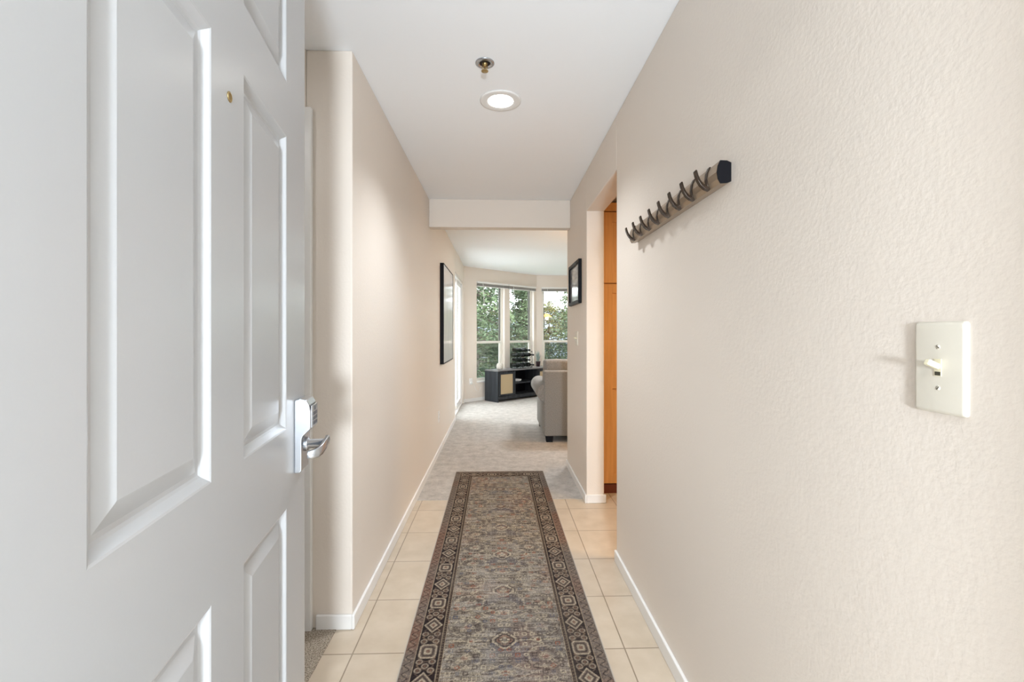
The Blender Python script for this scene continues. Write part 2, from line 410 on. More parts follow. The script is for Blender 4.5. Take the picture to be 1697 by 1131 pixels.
# sliding glass door in the left wall
sd = bpy.data.objects.new('door_3', None); COL.objects.link(sd); sd.location = (XL, 6.49, 0); struct(sd, 'white framed sliding glass door past the hallway artwork', 'door')
fr = MB(); fr.box(-.13, -.02, 0, .035, 0, 2.13); fr.box(-.13, -.02, 1.495, 1.53, 0, 2.13); fr.box(-.13, -.02, .035, 1.495, 2.09, 2.13); fr.box(-.13, -.02, .035, 1.495, 0, .03)
fr.build('door_frame', M['white'], sd)
def leaf(y0, y1, x0, x1, hy):
    p = MB(); w = .07
    p.box(x0, x1, y0, y0 + w, .03, 2.09); p.box(x0, x1, y1 - w, y1, .03, 2.09); p.box(x0, x1, y0 + w, y1 - w, 2.02, 2.09); p.box(x0, x1, y0 + w, y1 - w, .03, .12)
    lf = p.build('door_leaf', M['white'], sd)
    xm = (x0 + x1) / 2
    MB().box(xm - .003, xm + .003, y0 + w, y1 - w, .12, 2.02).build('glass_pane', M['glass'], lf)
    MB().tube([(x1 - .002, hy, 1.02), (x1 + .03, hy, 1.03), (x1 + .03, hy, 1.17), (x1 - .002, hy, 1.18)], .008, 8).build('pull_handle', M['white'], lf)
leaf(.035, .80, -.115, -.085, .765); leaf(.73, 1.495, -.075, -.045, 1.05)
MB().box(-.79, -.68, 6.35, 8.15, -.12, 0.0).build('trim_2', M['concrete'])['kind'] = 'structure'
walls('wall_balcony', [(-2.6, -.78, 8.55, 8.70, -.03, 2.6)], 'grey balcony side wall added to dim the sliding glass', 0, 'siding')  # added so the slider shows grey and less skylight comes in
struct(MB().box(-2.6, -.76, 5.6, 8.9, -.2, -0.03).build('balcony', M['concrete']), 'concrete balcony outside the sliding door', 'balcony')

# trees' ground and far hill
g = MB().box(-60, 80, 9.8, 130, -6.3, -6.0); struct(g.build('ground', M['ground']), 'grassy ground far below the windows', 'ground')
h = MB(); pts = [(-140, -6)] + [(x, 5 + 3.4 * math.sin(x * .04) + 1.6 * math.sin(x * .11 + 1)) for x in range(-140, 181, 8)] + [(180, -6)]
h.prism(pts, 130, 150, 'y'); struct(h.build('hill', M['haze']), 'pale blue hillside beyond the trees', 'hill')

# ------------------------------------------------------------------ entry door (open inwards, hinge by the camera's left)
DD = Vector((-0.1625, 0.9867)); LE = Vector((-0.49, 1.166)); DW, DH, DT = 0.914, 2.134, 0.044
HG = LE - DD * DW
door = bpy.data.objects.new('door_1', None); COL.objects.link(door); door.location = (HG.x, HG.y, 0.0)
door.rotation_euler = (0, 0, math.atan2(DD.y, DD.x)); struct(door, 'white six-panel entry door standing open', 'door')
# local: x from hinge to lock edge, visible face at y = 0 looking along -y, thickness towards +y
s2x = lambda s: DW - s
cols = [(s2x(0.760), s2x(0.517)), (s2x(0.398), s2x(0.155))]
rows = [(0.225, 0.862), (1.035, 1.679), (1.797, 2.005)]
xs = sorted({0.0, DW, *[v for q in cols for v in q]}); zs = sorted({0.008, DH, *[v for q in rows for v in q]})
def door_skin(bm_, yf, sgn):
    for i in range(len(xs) - 1):
        for j in range(len(zs) - 1):
            x0, x1, z0, z1 = xs[i], xs[i + 1], zs[j], zs[j + 1]
            if (x0, x1) in cols and (z0, z1) in rows:
                prof = [(0, 0), (.003, .001), (.012, .0085), (.016, .0105), (.022, .0105), (.044, .0035), (.046, .0030)]
                rings = []
                for (ins, dep) in prof:
                    y = yf + sgn * dep
                    rings.append([bm_.verts.new(p) for p in ((x0 + ins, y, z0 + ins), (x1 - ins, y, z0 + ins), (x1 - ins, y, z1 - ins), (x0 + ins, y, z1 - ins))])
                for a_, b_ in zip(rings, rings[1:]):
                    for k in range(4): bm_.faces.new([a_[k], a_[(k + 1) % 4], b_[(k + 1) % 4], b_[k]])
                bm_.faces.new(rings[-1])
            else:
                bm_.faces.new([bm_.verts.new(p) for p in ((x0, yf, z0), (x1, yf, z0), (x1, yf, z1), (x0, yf, z1))])
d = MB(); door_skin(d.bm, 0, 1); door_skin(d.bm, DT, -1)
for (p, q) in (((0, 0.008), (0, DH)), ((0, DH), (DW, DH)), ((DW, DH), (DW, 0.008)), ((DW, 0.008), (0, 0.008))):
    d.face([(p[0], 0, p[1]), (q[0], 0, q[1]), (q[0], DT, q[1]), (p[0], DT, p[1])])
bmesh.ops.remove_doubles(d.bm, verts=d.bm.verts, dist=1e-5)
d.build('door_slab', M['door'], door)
px = s2x(0.456)
RY = Matrix.Rotation(PI / 2, 4, 'X')  # lathe axis -> -y
MB().lathe([(0.008, 0.0), (0.008, 0.0015), (0.0055, 0.002), (0.0055, .0008)], M=Matrix.Translation((px, 0, 1.612)) @ RY, n=20).build('peephole', M['brass'], door)
# lever lock with key pad head
lk0, lk1 = s2x(0.097), s2x(0.030)
prof = [(0, 1.090), (-.012, 1.094), (-.027, 1.090), (-.033, 1.078), (-.036, 1.062), (-.036, 1.022), (-.020, 1.006), (-.017, .998), (-.0165, .925), (-.013, .920), (0, .920)]
hb = MB().prism([(y, z) for y, z in prof], lk0, lk1, 'x')
house = hb.build('lock_housing', M['steel'], door, bevel=0.0025, seg=3)
kp = MB().box(lk0 + .006, lk1 - .006, -.0385, -.0355, 1.024, 1.076); kpad = kp.build('keypad', M['steel'], house, bevel=.001)
ky = MB()
for r_ in range(3):
    for c_ in range(3):
        ky.box(lk0 + .013 + c_ * .0155, lk0 + .024 + c_ * .0155, -.0392, -.0384, 1.029 + r_ * .011, 1.037 + r_ * .011)
xm_ = (lk0 + lk1) / 2
ky.prism([(xm_ - .008, 1.063), (xm_ + .008, 1.063), (xm_, 1.073)], -.0392, -.0384, 'y')
ky.build('key_markings', M['ink'], house)
zc = 0.978; xc_ = s2x(0.052)
MB().lathe([(.017, .014), (.017, .022), (.011, .024), (.0105, .060), (.0, .062)], M=Matrix.Translation((xc_, 0, zc)) @ RY, n=24).build('spindle', M['steel'], door)
lv = MB()
path = [(xc_ + .014, -.062, zc + .010), (xc_ + .004, -.064, zc + .007), (xc_ - .02, -.063, zc + .002), (xc_ - .045, -.060, zc - .004), (xc_ - .060, -.055, zc - .007), (xc_ - .067, -.046, zc - .009), (xc_ - .069, -.034, zc - .010)]
hh = [.007, .0105, .0115, .0115, .011, .010, .008]; prev = None
for i, p in enumerate(path):
    p = Vector(p); a_ = Vector(path[max(i - 1, 0)]); b_ = Vector(path[min(i + 1, len(path) - 1)])
    dr = (b_ - a_).normalized(); nrm = dr.cross(Vector((0, 0, 1))).normalized() * .0038; up = Vector((0, 0, hh[i]))
    ring = [lv.bm.verts.new(q) for q in (p + nrm + up, p + nrm * 1.6, p + nrm - up, p - nrm - up, p - nrm * 1.6, p - nrm + up)]
    if prev:
        for k in range(6): lv.bm.faces.new([prev[k], prev[(k + 1) % 6], ring[(k + 1) % 6], ring[k]])
    else: lv.bm.faces.new(ring)
    prev = ring
lv.bm.faces.new(prev[::-1])
lv.build('lever', M['steel'], door, bevel=.0015, smooth=True)
MB().box(DW - .0005, DW + .002, .010, .034, .90, 1.06).build('latch_plate', M['steel'], door)
for z_ in (.25, 1.07, 1.9):
    MB().box(-.004, .006, .030, .052, z_ - .05, z_ + .05).build('hinge', M['steel'], door)
# jamb and casing of the entry
t = MB(); t.box(-.392, -.352, .10, .215, 0, 2.16); t.box(.575, .60, .10, .25, 0, 2.16); t.box(-.352, .575, .10, .25, 2.14, 2.16)
t.box(0.575, XR - .001, .25, .265, 0, 2.2)
struct(t.build('trim_3', M['trim']), 'white jamb of the front entry', 'door jamb')

# ------------------------------------------------------------------ ceiling fixtures
can = thing('recessed_ceiling_light', 'lit round recessed light with white trim ring in the hall ceiling', 'ceiling light', (0.011, 2.337, HC))
MB().lathe([(.106, 0), (.105, -.004), (.098, -.006), (.074, -.0055), (.066, -.003)], n=48).build('trim_ring', M['white'], can)
MB().lathe([(.0655, -.004), (.05, -.0065), (0, -.008)], n=40).build('lens', M['lens'], can)
cg = lamp('lamp_glow', 'SPOT', (0.011, 2.337, HC - .012), P_CAN, (.88, .94, 1), 0.07)
cg.data.spot_size = math.radians(126); cg.data.spot_blend = 1.0
sp = thing('fire_sprinkler', 'brass fire sprinkler head in a chrome ring on the hall ceiling', 'sprinkler', (-0.060, 2.012, HC))
MB().lathe([(.042, 0), (.042, -.003), (.036, -.006), (.027, -.006), (.025, -.002)], n=36).build('escutcheon', M['steel'], sp)
MB().lathe([(.0245, -.0026), (.02, -.0030), (0, -.0030)], n=28).build('recess_shade_disc', M['recess_shade'], sp)  # flat dark disc: the recess's shade is put into its colour
b = MB().lathe([(.012, 0), (.012, -.008), (.008, -.010), (.007, -.018), (0, -.018)], n=16)
b.tube([(.010, 0, -.008), (.012, 0, -.020), (.003, 0, -.034)], .0022, 8); b.tube([(-.010, 0, -.008), (-.012, 0, -.020), (-.003, 0, -.034)], .0022, 8)
b.tube([(0, 0, -.016), (0, 0, -.036)], .0025, 8)
b.build('sprinkler_frame', M['brass'], sp)
dfl = MB()
for k in range(12):
    a_ = 2 * PI * k / 12; dfl.box(.003, .0155, -.0026, .0026, -.0375, -.036, Matrix.Rotation(a_, 4, 'Z'))
dfl.lathe([(.008, -.036), (.008, -.038), (0, -.038)], n=16)
dfl.build('deflector', M['brass'], sp)

# ------------------------------------------------------------------ right wall: coat rail, switches, picture
rail = thing('coat_rail', 'bronze coat rail with eight flip-up hooks on the right wall', 'coat rack', (XR, 1.243, 0))
RLn = 0.845
sec = [(0, 1.668), (0, 1.720), (-.012, 1.7255), (-.031, 1.726), (-.0375, 1.712), (-.0405, 1.694), (-.0375, 1.675), (-.030, 1.662), (-.012, 1.663)]
MB().prism([(p[0], p[1]) for p in sec], 0.003, RLn - .003, 'y').build('rail_bar', M['bronze'], rail, bevel=.0012)
for y0, y1 in ((0, .003), (RLn - .003, RLn)): MB().prism(sec, y0, y1, 'y').build('end_cap', M['black'], rail)
hook0 = None
for k in range(8):
    yk = .066 + k * (RLn - .124) / 7
    hk = MB(); w = .0080
    # flipped-out prong: pivots at the lower edge, curls up away from the wall
    out = [(-.033, 1.660), (-.046, 1.665), (-.058, 1.675), (-.067, 1.689), (-.073, 1.705), (-.0755, 1.717), (-.070, 1.718), (-.066, 1.704), (-.060, 1.691), (-.051, 1.680), (-.041, 1.673), (-.033, 1.672)]
    hk.prism(out, yk - w, yk + w, 'y')
    hk.tube([(-.0725, yk - w, 1.717), (-.0725, yk + w, 1.717)], .003, 8)
    # the slot it leaves on the face of the bar
    arc = []
    for p in [(-.0335, 1.664), (-.0405, 1.676), (-.0425, 1.694), (-.0405, 1.712), (-.0335, 1.7285)]: arc.append(p)
    back = [(p[0] + .004, p[1]) for p in arc][::-1]
    hk.prism(arc + back, yk - .0075, yk + .0075, 'y')
    hk.build('hook', M['darkbronze'], rail, bevel=.0008)

def plate_switch(loc, rotz, label, w, hgt, n=1, name='light_switch', almond='almond'):
    # local: x across, -y towards the room, z up
    t = thing(name, label, 'light switch', loc, rotz)
    p = MB().box(-w / 2, w / 2, -.0060, .006, -hgt / 2, hgt / 2).build('cover_plate', M[almond], t, bevel=.0058, seg=6, smooth=True)
    for k in range(n):
        x = (k - (n - 1) / 2) * .046
        MB().box(x - .0052, x + .0052, -.0068, -.0050, -.0125, .0125).build('toggle_slot', M['ivory'], t)
        MB().box(x - .0042, x + .0042, -.0070, -.0066, -.0115, -.0060).build('slot_gap', M['hole'], t)
        Mx = Matrix.Translation((x, -.006, 0.001)) @ Matrix.Rotation(math.radians(-24), 4, 'X')
        MB().box(-.0040, .0040, -.019, 0, -.0042, .0042, Mx).build('toggle', M['ivory'], t, bevel=.0014)
        for z_ in (.0300, -.0300):
            s = MB().lathe([(.0036, .0055), (.0034, .0063), (.0, .0065)], M=Matrix.Translation((x, 0, z_)) @ Matrix.Rotation(PI / 2, 4, 'X'), n=16).build('screw', M[almond], t)
            MB().box(-.0030, .0030, -.0068, -.0064, -.0005, .0005, Matrix.Translation((x, 0, z_)) @ Matrix.Rotation(.6 if z_ > 0 else -.8, 4, 'Y')).build('screw_slot', M['hole'], s)
    return t
plate_switch((XR, 0.6435, 1.1965), -PI / 2, 'almond toggle light switch plate near the entry, right wall', .079, .134)
plate_switch((XR, 3.73, 1.20), -PI / 2, 'small double toggle switch plate below the picture by the kitchen opening', .116, .115, 2)

pf = thing('picture_frame', 'small black framed picture on the right wall past the kitchen opening', 'picture', (XR, 3.51, 1.48))
q = MB(); W_, H_, T_ = .50, .345, .026
q.box(-T_, 0, 0, .028, 0, H_); q.box(-T_, 0, W_ - .028, W_, 0, H_); q.box(-T_, 0, .028, W_ - .028, 0, .028); q.box(-T_, 0, .028, W_ - .028, H_ - .028, H_)
q.build('frame', M['black'], pf, bevel=.002)
MB().box(-.012, -.002, .028, W_ - .028, .028, H_ - .028).build('print', M['print2'], pf)

af = thing('wall_art', 'large pale artwork with thick black frame on the left hallway wall', 'picture', (XL, 4.82, .915))
W_, H_, T_ = .99, 1.072, .040
q = MB(); q.box(0, T_, 0, .012, 0, H_); q.box(0, T_, W_ - .012, W_, 0, H_); q.box(0, T_, .012, W_ - .012, 0, .012); q.box(0, T_, .012, W_ - .012, H_ - .012, H_)
q.build('frame', M['black'], af, bevel=.0015)
MB().box(.005, T_ - .003, .012, W_ - .012, .012, H_ - .012).build('canvas', M['print'], af)

def outlet(loc, rotz, label, cord=False):
    t = thing('wall_outlet', label, 'outlet', loc, rotz)
    MB().box(-.036, .036, -.006, 0, -.058, .058).build('cover_plate', M['white'], t, bevel=.003)
    for z_ in (-.02, .02):
        s = MB().box(-.016, .016, -.008, -.005, z_ - .014, z_ + .014).build('socket', M['white'], t, bevel=.003)
        e = MB().box(-.008, -.006, -.0085, -.0078, z_ - .004, z_ + .006); e.box(.005, .007, -.0085, -.0078, z_ - .004, z_ + .006); e.build('contact_slot', M['hole'], s)
    return t
outlet((XL, 4.70, .385), PI / 2, 'white wall outlet low on the left hallway wall')
F = wall_frame(A, DA)
ol = outlet(F @ Vector((.155, 0, .37)), DA, 'white outlet low on the bay wall left of the windows')
pc = MB().box(-.014, .014, -.034, -.008, -.034, -.008); pc.tube([(0, -.030, -.021), (.03, -.04, -.03), (.06, -.035, -.10), (.10, -.03, -.17), (.17, -.03, -.20), (.21, -.03, -.12)], .003, 6)
po = pc.build('power_cord', M['white']); po.location = ol.location; po.rotation_euler = ol.rotation_euler; tag(po, 'thin white cord plugged into the outlet left of the bay windows', 'cord')

# ------------------------------------------------------------------ kitchen pantry cabinet
KC = thing('pantry_cabinet', 'tall maple pantry cabinet seen through the kitchen opening', 'cabinet', (0.805, 3.50, 0))
MB().box(0, .95, .022, .60, .075, 2.255).build('cabinet_body', M['maple'], KC)
MB().box(0, .95, -.006, .022, 2.19, 2.255).build('crown_rail', M['maple'], KC)
MB().box(.005, .945, .06, .58, 0, .075).build('toe_kick', M['kick'], KC)
MB().box(0, .95, .012, .06, 0.0, .072).build('toe_kick', M['kick'], KC)
def cab_door(x0, x1, z0, z1, insets):
    p = MB(); sw = .075; zz = [z0] + [v for i in insets for v in i] + [z1]
    p.box(x0, x0 + sw, 0, .020, z0, z1); p.box(x1 - sw, x1, 0, .020, z0, z1)
    for a_, b_ in zip(zz[0::2], zz[1::2]): p.box(x0 + sw, x1 - sw, 0, .020, a_, b_)
    dd = p.build('cabinet_door', M['maple'], KC, bevel=.0015)
    for (a_, b_) in insets: MB().box(x0 + sw, x1 - sw, .009, .016, a_, b_).build('inset_panel', M['maple'], dd)
    MB().lathe([(.006, 0), (.006, .014), (.015, .020), (.013, .028), (0, .03)], M=Matrix.Translation((x1 - .035 if x0 < .1 else x0 + .035, 0, z0 + .06 if z0 > 1 else z1 - .1)) @ RY, n=18).build('knob', M['steel'], dd)
for x0, x1 in ((.003, .473), (.477, .947)):
    cab_door(x0, x1, 1.634, 2.183, [(1.715, 2.105)])
    cab_door(x0, x1, .080, 1.626, [(.155, .815), (.905, 1.555)])
kl = thing('added_kitchen_light', 'round warm ceiling light added in the kitchen, out of view', 'ceiling light', (1.75, 2.2, 2.29))  # unseen fixture added for the warm light on pier and cabinet
MB().lathe([(.17, 0), (.17, -.02), (.16, -.03)], n=36).build('base', M['white'], kl)
MB().lathe([(.155, -.022), (.14, -.055), (.08, -.075), (0, -.08)], n=36).build('diffuser', M['shade'], kl)
lamp('lamp_glow', 'AREA', (1.75, 2.2, 2.19), P_KITCHEN, (1, .76, .47), 0.3)

# ------------------------------------------------------------------ living room: TV stand
FD = Vector((-.01, 8.10)); SA = DA
tv = thing('tv_stand', 'grey wood TV stand with cane door and open shelves under the windows', 'tv stand', (FD.x, FD.y, 0), SA)
LW, LD, LH = 1.46, .36, .575
MB().box(0, .022, 0, LD, 0, LH - .022).build('side_panel', M['greywood'], tv, bevel=.001)
MB().box(LW - .022, LW, 0, LD, 0, LH - .022).build('side_panel', M['greywood'], tv, bevel=.001)
MB().box(-.004, LW + .004, -.006, LD, LH - .022, LH).build('table_top', M['greytop'], tv, bevel=.002)
MB().box(.022, LW - .022, .01, LD - .01, .085, .105).build('bottom_panel', M['greywood'], tv)
MB().box(.022, LW - .022, .004, .022, .045, .105).build('front_rail', M['greywood'], tv)
MB().box(.022, LW - .022, LD - .02, LD - .01, .105, LH - .022).build('back_panel', M['black'], tv)
for x in (.415, LW - .437): MB().box(x, x + .022, .002, LD - .02, .105, LH - .022).build('divider', M['greywood'], tv)
MB().box(.437, LW - .437, .01, LD - .02, .305, .325).build('shelf', M['greywood'], tv)
for x0, x1 in ((.028, .411), (LW - .411, LW - .028)):
    p = MB(); z0, z1, sw = .112, LH - .034, .042
    p.box(x0, x0 + sw, -.002, .014, z0, z1); p.box(x1 - sw, x1, -.002, .014, z0, z1); p.box(x0 + sw, x1 - sw, -.002, .014, z0, z0 + .03); p.box(x0 + sw, x1 - sw, -.002, .014, z1 - .045, z1)
    dd = p.build('door', M['greywood'], tv, bevel=.001)
    MB().box(x0 + sw, x1 - sw, .004, .009, z0 + .03, z1 - .045).build('cane_panel', M['cane'], dd)
    MB().box((x0 + x1) / 2 + .02, x1 - .02, -.012, -.002, z1 - .010, z1 + .004).build('handle', M['black'], dd)
TF = wall_frame(FD, SA)
def on_stand(x, y, z=LH): return TF @ Vector((x, y, z))
vs = MB().lathe([(.045, 0), (.058, .012), (.064, .05), (.058, .088), (.045, .105), (.043, .112), (.038, .112), (.040, .10), (.05, .06), (.04, .02), (0, .015)], n=28).build('vase', M['stone'], loc=on_stand(.215, .19))
tag(vs, 'small round speckled cream vase on the left end of the TV stand', 'vase')
pl = thing('potted_plant', 'little spiky grey-green plant in a dark pot beside the wine rack', 'plant', on_stand(1.25, .20))
MB().lathe([(.036, 0), (.05, .09), (.053, .105), (.046, .105), (.042, .09), (0, .088)], n=24).build('pot', M['pot'], pl)
lf = MB()
for k in range(46):
    a_ = random.uniform(0, 2 * PI); r_ = random.uniform(.02, .11); h_ = random.uniform(.12, .25)
    dx, dy = math.cos(a_), math.sin(a_); w_ = .006
    b0 = Vector((dx * .015, dy * .015, .085)); m0 = Vector((dx * r_ * .45, dy * r_ * .45, .085 + h_ * .6)); t0 = Vector((dx * r_, dy * r_, .085 + h_)); pp = Vector((-dy, dx, 0)) * w_
    lf.face([b0 - pp, b0 + pp, m0 + pp, m0 - pp]); lf.face([m0 - pp, m0 + pp, t0])
lf.build('leaves', M['sage'], pl)
bl = MB().lathe([(.05, 0), (.075, .018), (.085, .045), (.08, .045), (.07, .02), (0, .012)], n=28).build('bowl', M['white'], loc=on_stand(.62, .15, .325)); tag(bl, 'small white dish inside the TV stand upper niche', 'bowl')
# wine rack with bottles pointing out towards the room
wr = thing('wine_rack', 'black wire wine rack of wavy rails on the TV stand', 'wine rack', on_stand(.76, .17), SA)
RW, NR = .43, 4; row_z = [.050, .145, .240, .335]
def wave(y, z, n=40): return [(-RW / 2 + RW * i / n, y, z + .018 * math.cos(2 * PI * (i / n) * 3)) for i in range(n + 1)]
for y in (-.075, .075):
    for z in row_z: MB().tube(wave(y, z - .040), .0032, 6).build('wavy_rail', M['black'], wr)
    for x in (-RW / 2, RW / 2): MB().tube([(x, y, 0), (x, y, row_z[-1] - .02)], .0042, 6).build('upright', M['black'], wr)
for x in (-RW / 2, RW / 2):
    for z in (.006, row_z[-1] - .02): MB().tube([(x, -.075, z), (x, .075, z)], .0042, 6).build('crossbar', M['black'], wr)
def make_bottle():
    t = thing('wine_bottle', '', 'bottle', (0, 0, 0), 0, 'wine bottles lying in the rack')
    R = Matrix.Rotation(PI / 2, 4, 'X')  # axis -> -y
    MB().lathe([(.030, -.16), (.037, -.155), (.0385, .02), (.036, .045), (.018, .075), (.0145, .09), (.0145, .10)], M=R, n=20).build('glass_body', M['bottle'], t)
    MB().lathe([(.0152, .10), (.0150, .145), (.0165, .147), (.0165, .155), (0, .156)], M=R, n=16).build('foil_capsule', M['foil'], t)
    return t
def copy_tree(o, label):
    c = o.copy(); COL.objects.link(c); c['label'] = label
    for ch in o.children:
        k = ch.copy(); COL.objects.link(k); k.parent = c
    return c
rowname = ['lowest', 'second lowest', 'second highest', 'top']
slots = [(0, [(-.14, 'left'), (.0, 'middle'), (.14, 'right')]), (1, [(-.07, 'left'), (.07, 'right')]), (2, [(-.14, 'left'), (0, 'middle'), (.14, 'right')]), (3, [(-.07, 'left'), (.07, 'right')])]
proto = make_bottle(); first = True
for r_, lst in slots:
    for x, nm in lst:
        if r_ == 2 and nm == 'left': lab = 'dark wine bottle, left end of the second highest rack row'
        else: lab = 'dark wine bottle, %s in the %s row of the wire rack' % (nm, rowname[r_])
        o = proto if first else copy_tree(proto, lab)
        if first: o['label'] = lab; first = False
        o.location = on_stand(.76 + x, .15 + (.02 if r_ % 2 else -.01), LH + row_z[r_] + .010); o.rotation_euler = (0, 0, SA)

# ------------------------------------------------------------------ sofa
sf = thing('sofa', 'taupe rolled-arm sofa seen from behind, facing the windows', 'sofa', (0.52, 5.14, 0))
SL, SD = 2.05, .98
# back panel: side profile with shoulders (outline in x,z), closed shell
MB().box(-.004, SL + .004, 0, .20, .072, .815).build('back_frame', M['sofa'], sf, bevel=.02, seg=4)
MB().box(.10, SL - .10, .20, SD - .02, .075, .32).build('base', M['sofa'], sf, bevel=.015)
def arm(x0, sg):
    # rolled arm: roll centre overhangs outwards
    pr = [(x0, .075)]
    cx, cz, r = x0 + sg * .025, .565, .108
    a0 = -62; a1 = 215
    roll = []
    for k in range(25):
        a_ = math.radians(180 + 62 - k * (62 + 180 + 35) / 24.0)
        roll.append((cx + sg * r * math.cos(a_), cz + r * math.sin(a_)))
    pr = [(x0, .075), (x0, .455)] + roll[0:] + [(x0 + sg * .17, .45), (x0 + sg * .17, .075)]
    return MB().prism(pr, .012, SD, 'y').build('armrest', M['sofa'], sf, bevel=.012, seg=3)
arm(0.0, 1); arm(SL, -1)
for k in range(3):
    w_ = (SL - .22) / 3; x0 = .11 + k * w_
    cu = MB().box(x0 + .004, x0 + w_ - .004, .18, SD + .02, .32, .47).build('seat_cushion', M['sofa'], sf, bevel=.04, seg=4)
for k in range(2):
    w_ = (SL - .06) / 2; x0 = .01 + k * w_
    bc = MB().box(x0 + .006, x0 + w_ + .02, .13, .36, .50, .935)
    bmesh.ops.subdivide_edges(bc.bm, edges=bc.bm.edges, cuts=5, use_grid_fill=True)
    cx_ = x0 + w_ / 2
    for v in bc.bm.verts:
        u = (v.co.x - cx_) / (w_ / 2); z_ = (v.co.z - .7175) / .2175
        v.co.y += .03 * (1 if v.co.y > .25 else -.6) * (1 - u * u) * (1 - z_ * z_)
        v.co.z += -.012 * (1 - math.cos(u * 9)) * .3 if v.co.z > .9 else 0
    bc.build('back_cushion', M['sofa'], sf, bevel=.035, seg=4, smooth=True)
for x, y in ((.06, .05), (SL - .06, .05), (.06, SD - .06), (SL - .06, SD - .06)):
    MB().prism([(x - .035, .003), (x + .035, .003), (x + .045, .075), (x - .045, .075)], y - .035, y + .035, 'y').build('leg', M['black'], sf, bevel=.003)

# unseen pendant added to stand in for the warm reflection in the far window
pd = thing('added_pendant', 'amber glass pendant lamp added out of view for its window reflection', 'lamp', (1.50, 4.95, 0))
MB().lathe([(.05, HC), (.05, HC - .02), (0, HC - .022)], n=20).build('ceiling_rose', M['darkbronze'], pd)
MB().tube([(0, 0, HC - .02), (0, 0, 1.86)], .005, 8).build('rod', M['darkbronze'], pd)
MB().lathe([(.03, 1.86), (.15, 1.74), (.145, 1.735), (.03, 1.83)], n=32).build('lamp_shade', M['shade'], pd)
lamp('lamp_glow', 'POINT', (1.50, 4.95, 1.70), P_DINING, (1, .72, .42), 0.06)

# unseen ceiling light added to brighten the living room
ll = thing('added_living_light', 'round white ceiling light added out of view to brighten the living room', 'ceiling light', (1.35, 5.85, HC))
MB().lathe([(.19, 0), (.19, -.03), (.12, -.06), (0, -.07)], n=36).build('diffuser', M['lens'], ll)
lamp('lamp_glow', 'AREA', (1.35, 5.85, HC - .09), P_LIVING, (.90, .95, 1), .4)

al = thing('added_alcove_light', 'small round ceiling light added in the alcove to brighten the wall end', 'ceiling light', (-1.25, 1.15, HC))  # unseen lamp added to lift the dim wall end
MB().lathe([(.11, 0), (.11, -.02), (.07, -.045), (0, -.05)], n=30).build('diffuser', M['lens'], al)
lamp('lamp_glow', 'AREA', (-1.25, 1.15, HC - .07), P_ALCOVE, (.92, .96, 1), .2)
pn = thing('added_landing_light', 'square white ceiling light added unseen over the landing as fill', 'ceiling light', (0.25, -0.85, HC))  # unseen lamp added behind the camera, broader fill for the door
MB().box(-.25, .25, -.25, .25, -.05, 0).build('diffuser', M['lens'], pn, bevel=.01)
lamp('lamp_glow', 'AREA', (0.25, -0.85, HC - .07), P_LANDING, COOL, .5, size_y=.5)
wsn = thing('added_landing_fill', 'round white fill lamp added unseen on the landing wall facing the entry', 'fill lamp', (0.16, -1.62, 1.20))  # unseen fill lamp added to light hall ceiling and walls from behind the camera
MB().lathe([(.15, 0), (.15, .03), (.12, .07), (0, .08)], n=36, M=Matrix.Rotation(-PI / 2, 4, 'X')).build('diffuser', M['lens'], wsn)
lamp('lamp_glow', 'AREA', (0.16, -1.53, 1.20), P_LANDING_FILL, COOL, .3, rot=(PI / 2, 0, 0))

